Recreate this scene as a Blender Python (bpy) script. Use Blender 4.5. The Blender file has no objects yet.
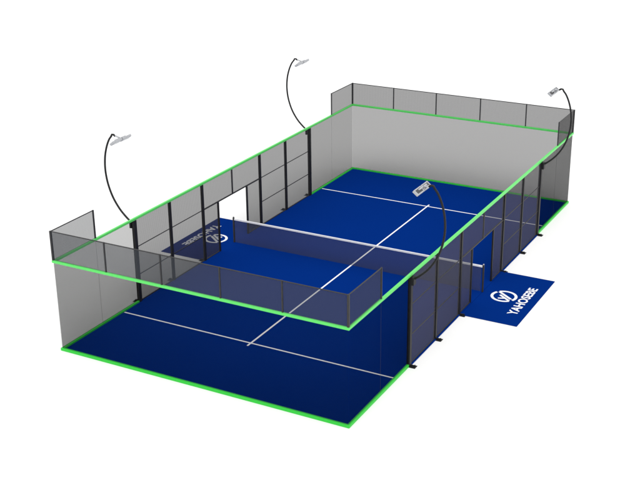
import bpy, bmesh, math
from mathutils import Vector, Matrix

scene = bpy.context.scene
C = scene.collection

# ------------------------------------------------------------------ materials
def new_mat(name):
    m = bpy.data.materials.new(name); m.use_nodes = True
    return m, m.node_tree, m.node_tree.nodes['Principled BSDF']

def painted(name, col, rough=0.45, spec=0.3, metal=0.0, var=0.06, scale=9.0, bump=0.0):
    m, nt, p = new_mat(name)
    tc = nt.nodes.new('ShaderNodeTexCoord')
    nz = nt.nodes.new('ShaderNodeTexNoise'); nz.inputs['Scale'].default_value = scale
    nz.inputs['Detail'].default_value = 4
    rmp = nt.nodes.new('ShaderNodeValToRGB')
    rmp.color_ramp.elements[0].position = 0.3; rmp.color_ramp.elements[1].position = 0.7
    rmp.color_ramp.elements[0].color = tuple(c * (1 - var) for c in col) + (1,)
    rmp.color_ramp.elements[1].color = tuple(min(1, c * (1 + var)) for c in col) + (1,)
    nt.links.new(tc.outputs['Object'], nz.inputs['Vector'])
    nt.links.new(nz.outputs['Fac'], rmp.inputs['Fac'])
    nt.links.new(rmp.outputs['Color'], p.inputs['Base Color'])
    p.inputs['Roughness'].default_value = rough
    p.inputs['Specular IOR Level'].default_value = spec
    p.inputs['Metallic'].default_value = metal
    if bump:
        b = nt.nodes.new('ShaderNodeBump'); b.inputs['Strength'].default_value = bump
        b.inputs['Distance'].default_value = 0.004
        nt.links.new(nz.outputs['Fac'], b.inputs['Height'])
        nt.links.new(b.outputs['Normal'], p.inputs['Normal'])
    return m

def turf_mat(name, col):
    m, nt, p = new_mat(name)
    tc = nt.nodes.new('ShaderNodeTexCoord')
    n1 = nt.nodes.new('ShaderNodeTexNoise'); n1.inputs['Scale'].default_value = 0.35; n1.inputs['Detail'].default_value = 3
    n2 = nt.nodes.new('ShaderNodeTexNoise'); n2.inputs['Scale'].default_value = 60; n2.inputs['Detail'].default_value = 5
    mx = nt.nodes.new('ShaderNodeMath'); mx.operation = 'MULTIPLY_ADD'
    mx.inputs[1].default_value = 0.45
    mr = nt.nodes.new('ShaderNodeMapRange')
    mr.inputs['From Min'].default_value = 0.40; mr.inputs['From Max'].default_value = 1.05
    mr.inputs['To Min'].default_value = 0.92; mr.inputs['To Max'].default_value = 1.08
    hsv = nt.nodes.new('ShaderNodeHueSaturation'); hsv.inputs['Color'].default_value = col + (1,)
    nt.links.new(tc.outputs['Object'], n1.inputs['Vector']); nt.links.new(tc.outputs['Object'], n2.inputs['Vector'])
    nt.links.new(n1.outputs['Fac'], mx.inputs[0]); nt.links.new(n2.outputs['Fac'], mx.inputs[2])
    nt.links.new(mx.outputs[0], mr.inputs['Value']); nt.links.new(mr.outputs[0], hsv.inputs['Value'])
    nt.links.new(hsv.outputs[0], p.inputs['Base Color'])
    p.inputs['Roughness'].default_value = 0.95; p.inputs['Specular IOR Level'].default_value = 0.0
    b = nt.nodes.new('ShaderNodeBump'); b.inputs['Strength'].default_value = 0.25; b.inputs['Distance'].default_value = 0.004
    nt.links.new(n2.outputs['Fac'], b.inputs['Height']); nt.links.new(b.outputs['Normal'], p.inputs['Normal'])
    return m

def glass_mat(name, t, refl=0.006):
    """grey tinted safety glass; t = what one pane lets through (two faces)"""
    m, nt, p = new_mat(name)
    out = nt.nodes['Material Output']
    tr = nt.nodes.new('ShaderNodeBsdfTransparent')
    f = math.sqrt(t)
    tr.inputs['Color'].default_value = (f, f, f, 1)
    gl = nt.nodes.new('ShaderNodeBsdfGlossy'); gl.inputs['Roughness'].default_value = 0.08
    gl.inputs['Color'].default_value = (0.9, 0.95, 0.95, 1)
    mix = nt.nodes.new('ShaderNodeMixShader'); mix.inputs[0].default_value = refl
    nt.links.new(tr.outputs[0], mix.inputs[1]); nt.links.new(gl.outputs[0], mix.inputs[2])
    nt.links.new(mix.outputs[0], out.inputs['Surface'])
    nt.nodes.remove(p)
    return m

def mesh_mat(name, col, low, high, pitch=0.05, wire=0.3):
    """close woven wire mesh: dark wires in both directions, fine weave between"""
    m, nt, p = new_mat(name)
    out = nt.nodes['Material Output']
    geo = nt.nodes.new('ShaderNodeNewGeometry')
    sep = nt.nodes.new('ShaderNodeSeparateXYZ')
    nt.links.new(geo.outputs['Position'], sep.inputs[0])
    def math_n(op, a, b=None):
        n = nt.nodes.new('ShaderNodeMath'); n.operation = op
        for i, v in enumerate((a, b)):
            if v is None: continue
            if isinstance(v, (int, float)): n.inputs[i].default_value = v
            else: nt.links.new(v, n.inputs[i])
        return n.outputs[0]
    along = math_n('ADD', sep.outputs['X'], sep.outputs['Y'])
    def stripes(v):
        fr = math_n('FRACT', math_n('DIVIDE', v, pitch))
        return math_n('LESS_THAN', fr, wire)
    w = math_n('ADD', math_n('MULTIPLY', stripes(along), 0.8), math_n('MULTIPLY', stripes(sep.outputs['Z']), 0.2))
    mr = nt.nodes.new('ShaderNodeMapRange')
    mr.inputs['To Min'].default_value = low; mr.inputs['To Max'].default_value = high
    nt.links.new(w, mr.inputs['Value'])
    tr = nt.nodes.new('ShaderNodeBsdfTransparent')
    df = nt.nodes.new('ShaderNodeBsdfDiffuse'); df.inputs['Color'].default_value = col + (1,)
    mix = nt.nodes.new('ShaderNodeMixShader')
    nt.links.new(mr.outputs[0], mix.inputs[0])
    nt.links.new(tr.outputs[0], mix.inputs[1]); nt.links.new(df.outputs[0], mix.inputs[2])
    nt.links.new(mix.outputs[0], out.inputs['Surface'])
    nt.nodes.remove(p)
    return m

M_FLOOR = painted('white studio floor', (0.92, 0.92, 0.92), 0.9, 0.0, var=0.0)
M_TURF = turf_mat('blue turf', (0.0012, 0.0235, 0.185))
M_LINE = painted('white line turf', (0.93, 0.93, 0.95), 0.8, 0.1, var=0.05, scale=20)
M_PRINT = painted('white print', (0.85, 0.86, 0.9), 0.8, 0.1, var=0.03)
M_GREEN = painted('green painted base rail', (0.034, 0.54, 0.052), 0.4, 0.2, var=0.04)
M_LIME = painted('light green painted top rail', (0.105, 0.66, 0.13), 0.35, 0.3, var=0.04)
M_BLACK = painted('black powder coat', (0.012, 0.012, 0.013), 0.5, 0.25, var=0.15)
M_DARK = painted('dark grey steel', (0.03, 0.03, 0.032), 0.5, 0.25, var=0.12)
M_HOUSE = painted('pale grey cast aluminium', (0.42, 0.43, 0.45), 0.4, 0.4, var=0.05)
M_FIN = painted('grey heat sink', (0.12, 0.12, 0.125), 0.5, 0.3, var=0.1)
M_LENS = painted('frosted lamp lens', (0.55, 0.56, 0.58), 0.25, 0.5, var=0.02)
M_TAPE = painted('white net tape', (0.80, 0.80, 0.82), 0.7, 0.1, var=0.04)
M_GLASS = glass_mat('grey tinted glass', 0.345, 0.0015)
M_DEEP = glass_mat('deeper grey tinted glass', 0.29, 0.001)
M_PALE = glass_mat('paler grey tinted glass', 0.42, 0.001)
M_CORNER = glass_mat('mid grey tinted glass', 0.48, 0.001)
M_CLEAR = glass_mat('lighter grey tinted glass', 0.52, 0.001)
M_MESH_LEFT = mesh_mat('close woven wire mesh', (0.05, 0.049, 0.05), 0.70, 0.80)
M_MESH_RIGHT = mesh_mat('woven wire mesh', (0.074, 0.072, 0.078), 0.60, 0.66)
M_UPMESH_NEAR = mesh_mat('upper woven wire mesh', (0.050, 0.055, 0.064), 0.62, 0.70)
M_UPMESH_FAR = mesh_mat('close upper woven wire mesh', (0.05, 0.049, 0.05), 0.70, 0.80)
M_NET = mesh_mat('knotted net', (0.075, 0.08, 0.09), 0.48, 0.58, 0.045, 0.28)

# ------------------------------------------------------------------ mesh helpers
def bm_new(): return bmesh.new()

def box(bm, x0, x1, y0, y1, z0, z1, mat=None):
    vs = [bm.verts.new((x, y, z)) for x in (x0, x1) for y in (y0, y1) for z in (z0, z1)]
    if mat is not None:
        for v in vs: v.co = mat @ v.co
    for f in ((0, 1, 3, 2), (4, 6, 7, 5), (0, 4, 5, 1), (2, 3, 7, 6), (0, 2, 6, 4), (1, 5, 7, 3)):
        bm.faces.new([vs[i] for i in f])
    return bm

def tube(bm, pts, r, n=12, r_end=None):
    pts = [Vector(p) for p in pts]; rings = []
    ref = Vector((0, 1, 0))
    for i, p in enumerate(pts):
        a = pts[max(0, i - 1)]; b = pts[min(len(pts) - 1, i + 1)]
        t = (b - a).normalized()
        if abs(t.dot(ref)) > 0.95: ref = Vector((1, 0, 0))
        u = t.cross(ref).normalized(); v = t.cross(u)
        rr = r if r_end is None else r + (r_end - r) * i / (len(pts) - 1)
        rings.append([bm.verts.new(p + (u * math.cos(k * 2 * math.pi / n) + v * math.sin(k * 2 * math.pi / n)) * rr) for k in range(n)])
    for a, b in zip(rings, rings[1:]):
        for k in range(n):
            f = bm.faces.new((a[k], a[(k + 1) % n], b[(k + 1) % n], b[k])); f.smooth = True
    bm.faces.new(rings[0][::-1]); bm.faces.new(rings[-1])
    return bm

def sheet(bm, a, b, c, d):
    bm.faces.new([bm.verts.new(p) for p in (a, b, c, d)]); return bm

def pane(bm, a, b, z0, z1):
    sheet(bm, (*a, z0), (*b, z0), (*b, z1), (*a, z1))

def obj(name, bm, mat, parent=None, bevel=0.0):
    if bevel:
        bmesh.ops.bevel(bm, geom=[e for e in bm.edges], offset=bevel, segments=2, affect='EDGES', profile=0.5)
    bmesh.ops.recalc_face_normals(bm, faces=bm.faces)
    me = bpy.data.meshes.new(name); bm.to_mesh(me); bm.free()
    me.materials.append(mat)
    o = bpy.data.objects.new(name, me); C.objects.link(o)
    if parent is not None:
        o.parent = parent
    return o

def thing(name, label, cat, loc=(0, 0, 0), rotz=0.0, group=None):
    o = bpy.data.objects.new(name, None); C.objects.link(o)
    o.empty_display_size = 0.3
    o.location = loc; o.rotation_euler = (0, 0, rotz)
    o['label'] = label; o['category'] = cat
    if group: o['group'] = group
    return o

def copy_tree(o, parent=None):
    c = o.copy(); C.objects.link(c)
    c.parent = parent
    for ch in list(o.children): copy_tree(ch, c)
    return c

PI = math.pi
HT = 2.970          # underside of the green top rail
RT = 3.050          # its top
BASE = 0.03         # top of the turf slab

# ------------------------------------------------------------------ setting
bm = bm_new(); sheet(bm, (-600, -600, 0), (600, -600, 0), (600, 600, 0), (-600, 600, 0))
fl = obj('floor', bm, M_FLOOR); fl['kind'] = 'structure'

# ------------------------------------------------------------------ court surface
court = thing('padel_court_surface', 'blue turf padel court surface with thin white lines inside the green rails', 'court', (5, 10, 0))
bm = bm_new(); box(bm, -4.955, 4.955, -9.955, 9.955, 0.002, BASE)
box(bm, 4.9551, 5.0595, -5.92, 5.92, 0.002, BASE - .0002); box(bm, -5.0595, -4.9551, -5.92, 5.92, 0.002, BASE - .0002); obj('turf', bm, M_TURF, court)
for y in (-6.95, 6.95):
    bm = bm_new(); box(bm, -4.93, 4.93, y - 0.028, y + 0.028, BASE - 0.003, BASE + 0.004); obj('service_line', bm, M_LINE, court)
bm = bm_new()
box(bm, -0.03, 0.03, -7.15, -6.982, BASE - 0.003, BASE + 0.0045)
box(bm, -0.03, 0.03, -6.918, 6.918, BASE - 0.003, BASE + 0.0045)
box(bm, -0.03, 0.03, 6.982, 7.15, BASE - 0.003, BASE + 0.0045)
obj('centre_line', bm, M_LINE, court)

# ------------------------------------------------------------------ end glass walls (10 m)
def end_wall(label, y, glass):
    t = thing('glass_end_screen', label, 'glass screen', (5, y, 0), 0, 'glass screens across the court ends')
    for i in range(5):
        x0 = -5 + 2 * i; x1 = -3 + 2 * i
        bm = bm_new(); pane(bm, (x0, -0.006), (x1, -0.006), 0.087, HT + .001); pane(bm, (x0, 0.006), (x1, 0.006), 0.087, HT + .001); obj('glass_pane', bm, glass, t)
    bm = bm_new(); box(bm, -5.043, 5.043, -0.043, 0.043, 0.001, 0.088); obj('bottom_rail', bm, M_GREEN, t, 0.008)
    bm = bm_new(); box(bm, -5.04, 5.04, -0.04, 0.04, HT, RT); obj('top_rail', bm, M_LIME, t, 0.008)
    return t
end_wall('glass end wall nearest the viewer, blue court seen through it', 0, M_CLEAR)
end_wall('pale grey glass end wall at the far end of the court', 20, M_GLASS)

# ------------------------------------------------------------------ corner side glass (4 m)
def side_glass(label, x, ya, yb, glass):
    s = 1 if yb > ya else -1
    t = thing('glass_corner_screen', label, 'glass screen', (x, ya, 0), 0, 'short glass side screens at the court corners')
    a, b = 0.05 * s, (4.0 - 0.075) * s
    for (q0, q1) in ((0.007, 1.9975), (2.0025, 3.926)):
        bm = bm_new(); pane(bm, (-0.006, q0 * s), (-0.006, q1 * s), 0.085, HT + .002); pane(bm, (0.006, q0 * s), (0.006, q1 * s), 0.085, HT + .002); obj('glass_pane', bm, glass, t)
    bm = bm_new(); box(bm, -0.003, 0.003, *sorted((1.9975 * s, 2.0025 * s)), 0.087, HT); obj('joint_seal', bm, M_DARK, t)
    bm = bm_new(); box(bm, -0.042, 0.042, *sorted((0.045 * s, b)), 0.001, 0.086); obj('bottom_rail', bm, M_GREEN, t, 0.008)
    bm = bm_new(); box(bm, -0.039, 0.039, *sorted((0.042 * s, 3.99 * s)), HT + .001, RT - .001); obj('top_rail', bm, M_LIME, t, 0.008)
side_glass('glass side wall at the near left corner, white floor showing behind it', 0, 0, 4, M_CORNER)
side_glass('glass side wall at the near right corner, over dark blue turf', 10, 0, 4, M_CLEAR)
side_glass('glass side wall at the far left corner, left of the far glass wall', 0, 20, 16, M_DEEP)
side_glass('glass side wall at the far right corner, right of the far glass wall', 10, 20, 16, M_PALE)

# ------------------------------------------------------------------ long mesh fences with doorway
def side_fence(label, x, rot, M_MESH):
    # local: fence runs along Y from -6 to 6, outside is +X
    t = thing('mesh_side_fence', label, 'fence', (x, 10, 0), rot, 'long mesh side fences')
    for y in (-6, -4, -2, 2, 4, 6):
        big = abs(y) == 6
        w = 0.068 if big else 0.05
        bm = bm_new(); box(bm, -w * .8, w * .8, y - w, y + w, 0.012, HT)
        po = obj('post', bm, M_BLACK, t, 0.006)
        bm = bm_new()
        box(bm, -0.05, 0.24, y - 0.10, y + 0.10, 0.0005, 0.012 - .0005)
        box(bm, w * .8 + .001, 0.20, y - 0.02, y + 0.02, 0.0125, 0.06)
        tube(bm, [(0.17, y - 0.065, 0.011), (0.17, y - 0.065, 0.04)], 0.02, 8)
        tube(bm, [(0.17, y + 0.065, 0.011), (0.17, y + 0.065, 0.04)], 0.02, 8)
        obj('foot_plate', bm, M_BLACK, po)
    W = 0.0505
    for y in (-1, 1):      # jambs of the doorway
        bm = bm_new(); box(bm, -0.028, 0.028, y - 0.035, y + 0.035, 0.01, 1.98); obj('door_jamb', bm, M_BLACK, t, 0.004)
    bm = bm_new(); box(bm, -0.022, 0.022, -0.025, 0.025, 2.0215, HT); obj('door_mullion', bm, M_DARK, t, 0.003)
    bm = bm_new(); box(bm, -0.02, 0.02, -2 + W, 2 - W, 1.981, 2.021); obj('door_lintel', bm, M_DARK, t)
    bays = [(-6, -4), (-4, -2), (2, 4), (4, 6)]
    def panel(y0, y1, z0, z1):
        bm = bm_new(); sheet(bm, (0, y0, z0), (0, y1, z0), (0, y1, z1), (0, y0, z1)); obj('mesh_panel', bm, M_MESH, t)
    for (a, b) in bays:
        a0 = a + (0.0685 if abs(a) == 6 else W); b0 = b - (0.0685 if abs(b) == 6 else W)
        for z in (1.0, 2.0):
            bm = bm_new(); box(bm, -0.011, 0.011, a0, b0, z - 0.012, z + 0.012); obj('rail', bm, M_DARK, t)
        bm = bm_new(); box(bm, -0.015, 0.015, a0, b0, 0.035, 0.06); obj('rail', bm, M_DARK, t)
        panel(a0, b0, 0.061, 0.987); panel(a0, b0, 1.013, 1.987); panel(a0, b0, 2.013, HT)
    for (a, b) in ((-2 + W, -1.036), (1.036, 2 - W)):
        panel(a, b, 0.061, 1.98)
        bm = bm_new(); box(bm, -0.015, 0.015, a, b, 0.035, 0.06); obj('rail', bm, M_DARK, t)
    panel(-2 + W, -0.026, 2.022, HT); panel(0.026, 2 - W, 2.022, HT)
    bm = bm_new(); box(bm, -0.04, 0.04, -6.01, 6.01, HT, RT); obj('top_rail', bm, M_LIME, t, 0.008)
side_fence('long grey mesh side fence on the left, white showing through its doorway', 0, PI, M_MESH_LEFT)
side_fence('long mesh side fence on the right, beside the mat outside', 10, 0, M_MESH_RIGHT)

# ------------------------------------------------------------------ upper mesh fences, U shaped
def top_fence(label, y, rot, M_UPMESH):
    t = thing('upper_mesh_fence', label, 'fence', (5, y, RT), rot, 'mesh fences on top of the glass end walls')
    H = 0.95
    # local: back run along X at y=0, returns towards +Y
    for x in (-5, -3, -1, 1, 3, 5):
        w = 0.03 if abs(x) == 5 else 0.02
        bm = bm_new(); box(bm, x - w, x + w, -w, w, 0.001, H); obj('post', bm, M_DARK, t, 0.003)
    for x in (-5, 5):
        bm = bm_new(); box(bm, x - 0.022, x + 0.022, 2.0 - 0.022, 2.0 + 0.022, 0.001, H); obj('post', bm, M_DARK, t, 0.003)
        bm = bm_new(); box(bm, x - 0.012, x + 0.012, 0.0305, 1.9775, H - 0.026, H - 0.002); obj('rail', bm, M_DARK, t)
        bm = bm_new(); sheet(bm, (x, 0.031, 0.002), (x, 1.977, 0.002), (x, 1.977, H - .0265), (x, 0.031, H - .0265)); obj('mesh_panel', bm, M_UPMESH, t)
    xs = (-5, -3, -1, 1, 3, 5)
    for a, b in zip(xs, xs[1:]):
        a0 = a + (0.0305 if a == -5 else 0.0205); b0 = b - (0.0305 if b == 5 else 0.0205)
        bm = bm_new(); box(bm, a0, b0, -0.012, 0.012, H - 0.026, H - 0.002); obj('rail', bm, M_DARK, t)
        bm = bm_new(); sheet(bm, (a0, 0, 0.002), (b0, 0, 0.002), (b0, 0, H - .0265), (a0, 0, H - .0265)); obj('mesh_panel', bm, M_UPMESH, t)
top_fence('low U-shaped mesh fence on top of the near glass wall', 0, 0, M_UPMESH_NEAR)
top_fence('low U-shaped mesh fence on top of the far glass wall', 20, PI, M_UPMESH_FAR)

# ------------------------------------------------------------------ net
net = thing('padel_net', 'grey padel net with white top tape across the middle of the court', 'net', (5, 10, BASE))
bm = bm_new(); sheet(bm, (-4.96, 0, 0.01), (4.99, 0, 0.01), (4.99, 0, 0.905), (-4.96, 0, 0.905)); obj('netting', bm, M_NET, net)
bm = bm_new(); box(bm, -4.965, 5.03, -0.022, 0.022, 0.905, 0.975); obj('tape', bm, M_TAPE, net, 0.008)
for x in (-5.0, 5.065):
    bm = bm_new(); box(bm, x - 0.028, x + 0.028, -0.032, 0.032, 0.0, 1.0)
    p = obj('net_post', bm, M_DARK, net, 0.008)
    bm = bm_new(); box(bm, x - 0.02, x + 0.02, -0.025, 0.025, 1.0005, 1.035); obj('post_cap', bm, M_HOUSE if x > 0 else M_DARK, p, 0.005)

# ------------------------------------------------------------------ entrance mats with lettering
def text_bm(body, width, height):
    cu = bpy.data.curves.new('lettering', 'FONT'); cu.body = body; cu.align_x = 'CENTER'
    cu.offset = 0.026; cu.extrude = 0.0; cu.space_character = 1.0
    o = bpy.data.objects.new('lettering', cu); C.objects.link(o)
    dg = bpy.context.evaluated_depsgraph_get()
    me = bpy.data.meshes.new_from_object(o.evaluated_get(dg))
    bm = bm_new(); bm.from_mesh(me)
    bpy.data.objects.remove(o); bpy.data.curves.remove(cu); bpy.data.meshes.remove(me)
    xs = [v.co.x for v in bm.verts]; ys = [v.co.y for v in bm.verts]
    sx = width / (max(xs) - min(xs)); sy = height / (max(ys) - min(ys))
    cx = (max(xs) + min(xs)) / 2; cy = (max(ys) + min(ys)) / 2
    for v in bm.verts: v.co = Vector(((v.co.x - cx) * sx, (v.co.y - cy) * sy, 0))
    return bm

def bar2d(bm, p0, p1, w, z=0.0):
    p0, p1 = Vector((*p0, z)), Vector((*p1, z)); d = (p1 - p0).normalized(); n = Vector((-d.y, d.x, 0)) * w / 2
    sheet(bm, p0 + n, p0 - n, p1 - n, p1 + n)

def emblem_bm(r):
    bm = bm_new(); ro, ri = r, r * 0.79
    def arc(a0, a1, n=40):
        prev = None
        for i in range(n + 1):
            a = math.radians(a0 + (a1 - a0) * i / n)
            cur = (bm.verts.new((ro * math.cos(a), ro * math.sin(a), 0)), bm.verts.new((ri * math.cos(a), ri * math.sin(a), 0)))
            if prev: bm.faces.new((prev[0], cur[0], cur[1], prev[1]))
            prev = cur
    arc(54, 223); arc(241, 400)          # two gaps, upper right and lower left
    k = r / 0.47
    bar2d(bm, (0.30 * k, 0.272 * k), (-0.135 * k, -0.30 * k), 0.095 * k, 0.0004)
    bar2d(bm, (0.055 * k, 0.165 * k), (-0.285 * k, -0.285 * k), 0.085 * k, 0.0008)
    bar2d(bm, (-0.235 * k, 0.14 * k), (-0.145 * k, -0.085 * k), 0.085 * k, 0.0012)
    return bm

def mat_thing(label, loc, rot):
    # local: +X away from the court, runs 4 m along Y; print reads from outside
    t = thing('entrance_mat', label, 'mat', loc, rot, 'blue mats outside the doorways')
    bm = bm_new(); box(bm, 0.06, 2.0, -2.0, 2.0, 0.0005, 0.022); obj('mat_base', bm, M_TURF, t, 0.004)
    R = Matrix.Rotation(PI / 2, 4, 'Z')
    bm = text_bm('YAHOSEBE', 2.32, 0.33)
    bm.transform(Matrix.Translation((1.545, -0.08, 0.026)) @ R); obj('lettering', bm, M_PRINT, t)
    bm = emblem_bm(0.455)
    bm.transform(Matrix.Translation((0.845, 0.0, 0.026)) @ R); obj('emblem', bm, M_PRINT, t)
mat_thing('blue mat with white emblem and lettering on the floor outside the right fence', (10, 10, 0), 0)
mat_thing('blue mat with white emblem and lettering behind the left mesh fence', (0, 10, 0), PI)

# ------------------------------------------------------------------ floodlight poles
def make_lamp():
    # local: origin at floor under the post, outside is +X
    t = thing('floodlight_pole', '', 'floodlight', (0, 0, 0), 0, 'curved floodlight poles at the ends of the side fences')
    ctrl = [(0.075, 2.86), (0.30, 3.03), (0.56, 3.29), (0.80, 3.66), (0.96, 4.10), (1.025, 4.55), (1.00, 4.98), (0.91, 5.34), (0.78, 5.63), (0.66, 5.78)]
    pts = []
    for i in range(len(ctrl) - 1):           # Catmull-Rom
        P = [Vector((*ctrl[min(max(k, 0), len(ctrl) - 1)],)) for k in (i - 1, i, i + 1, i + 2)]
        for k in range(5):
            s = k / 5
            q = 0.5 * ((2 * P[1]) + (P[2] - P[0]) * s + (2 * P[0] - 5 * P[1] + 4 * P[2] - P[3]) * s * s + (3 * P[1] - P[0] - 3 * P[2] + P[3]) * s ** 3)
            pts.append((q.x, 0, q.y))
    pts.append((ctrl[-1][0], 0, ctrl[-1][1]))
    bm = bm_new(); tube(bm, pts, 0.036, 12, 0.032); obj('pole', bm, M_BLACK, t)
    bm = bm_new(); box(bm, 0.0605, 0.14, -0.09, 0.09, 2.70, 2.955); obj('mounting_bracket', bm, M_BLACK, t, 0.01)
    bm = bm_new(); tube(bm, [(0.685, 0, 5.75), (0.63, 0, 5.84), (0.57, 0, 5.84), (0.50, 0, 5.80)], 0.034, 10); obj('arm', bm, M_BLACK, t)
    bm = bm_new(); tube(bm, [(0.53, 0, 5.825), (0.42, 0, 5.79), (0.33, 0, 5.765)], 0.026, 8)
    box(bm, 0.29, 0.33, -0.27, 0.27, 5.745, 5.772); obj('crossbar', bm, M_HOUSE, t)
    for sy in (-0.245, 0.245):
        T = Matrix.Translation((0.29, sy, 5.70)) @ Matrix.Rotation(math.radians(38), 4, 'Y')
        def fl(x0, x1, y0, y1, z0, z1, b=None):
            b = b or bm_new(); return box(b, x0, x1, y0, y1, z0, z1, T)
        bm = fl(-0.095, 0.095, -0.22, 0.22, -0.035, 0.0)
        h = obj('floodlight', bm, M_HOUSE, t, 0.008)
        bm = bm_new()
        fl(-0.095, 0.095, -0.22, -0.18, 0.0005, 0.04, bm); fl(-0.095, 0.095, 0.18, 0.22, 0.0005, 0.04, bm)
        fl(-0.095, -0.062, -0.179, 0.179, 0.0005, 0.04, bm); fl(0.062, 0.095, -0.179, 0.179, 0.0005, 0.04, bm)
        obj('rim', bm, M_HOUSE, h)
        bm = bm_new()
        for k in range(9):
            yy = -0.160 + 0.040 * k
            fl(-0.056, 0.056, yy - 0.012, yy + 0.012, 0.0005, 0.03, bm)
        obj('heat_sink', bm, M_FIN, h)
        bm = fl(-0.08, 0.08, -0.19, 0.19, -0.042, -0.0355); obj('lens', bm, M_LENS, h)
    return t
proto = make_lamp()
spots = [((0, 4, 0), PI, 'black curved floodlight pole at the near end of the left fence'),
         ((0, 16, 0), PI, 'black curved floodlight pole at the far end of the left fence'),
         ((10, 4, 0), 0, 'black curved floodlight pole on the right fence, its white lamp seen against blue turf'),
         ((10, 16, 0), 0, 'black curved floodlight pole at the far right corner, rising past the upper mesh')]
for i, (loc, r, lab) in enumerate(spots):
    o = proto if i == 0 else copy_tree(proto)
    o.location = loc; o.rotation_euler = (0, 0, r); o['label'] = lab

# ------------------------------------------------------------------ light
w = bpy.data.worlds.new('World'); scene.world = w; w.use_nodes = True
bg = w.node_tree.nodes['Background']
bg.inputs['Color'].default_value = (1, 1, 1, 1); bg.inputs['Strength'].default_value = 1.0
sun = bpy.data.lights.new('key_light', 'SUN'); sun.energy = 1.4; sun.angle = math.radians(45); sun.color = (1.0, 0.99, 0.97)
so = bpy.data.objects.new('key_light', sun); C.objects.link(so)
so.rotation_euler = Vector((0.35, -0.50, 1.0)).to_track_quat('Z', 'Y').to_euler()

# ------------------------------------------------------------------ camera
cam = bpy.data.cameras.new('camera'); co = bpy.data.objects.new('camera', cam); C.objects.link(co)
co.location = (22.3521, -24.1833, 16.4518); co.rotation_euler = (1.1884, 0.0101, 0.4948)
cam.sensor_width = 36; cam.lens = 1146.68 / 640 * 36; cam.clip_end = 3000
scene.camera = co

scene.render.engine = 'CYCLES'
scene.cycles.transparent_max_bounces = 32
scene.cycles.max_bounces = 8
scene.view_settings.view_transform = 'Standard'
scene.view_settings.look = 'None'
scene.view_settings.exposure = 0; scene.view_settings.gamma = 1
scene.render.resolution_x = 1024; scene.render.resolution_y = 768
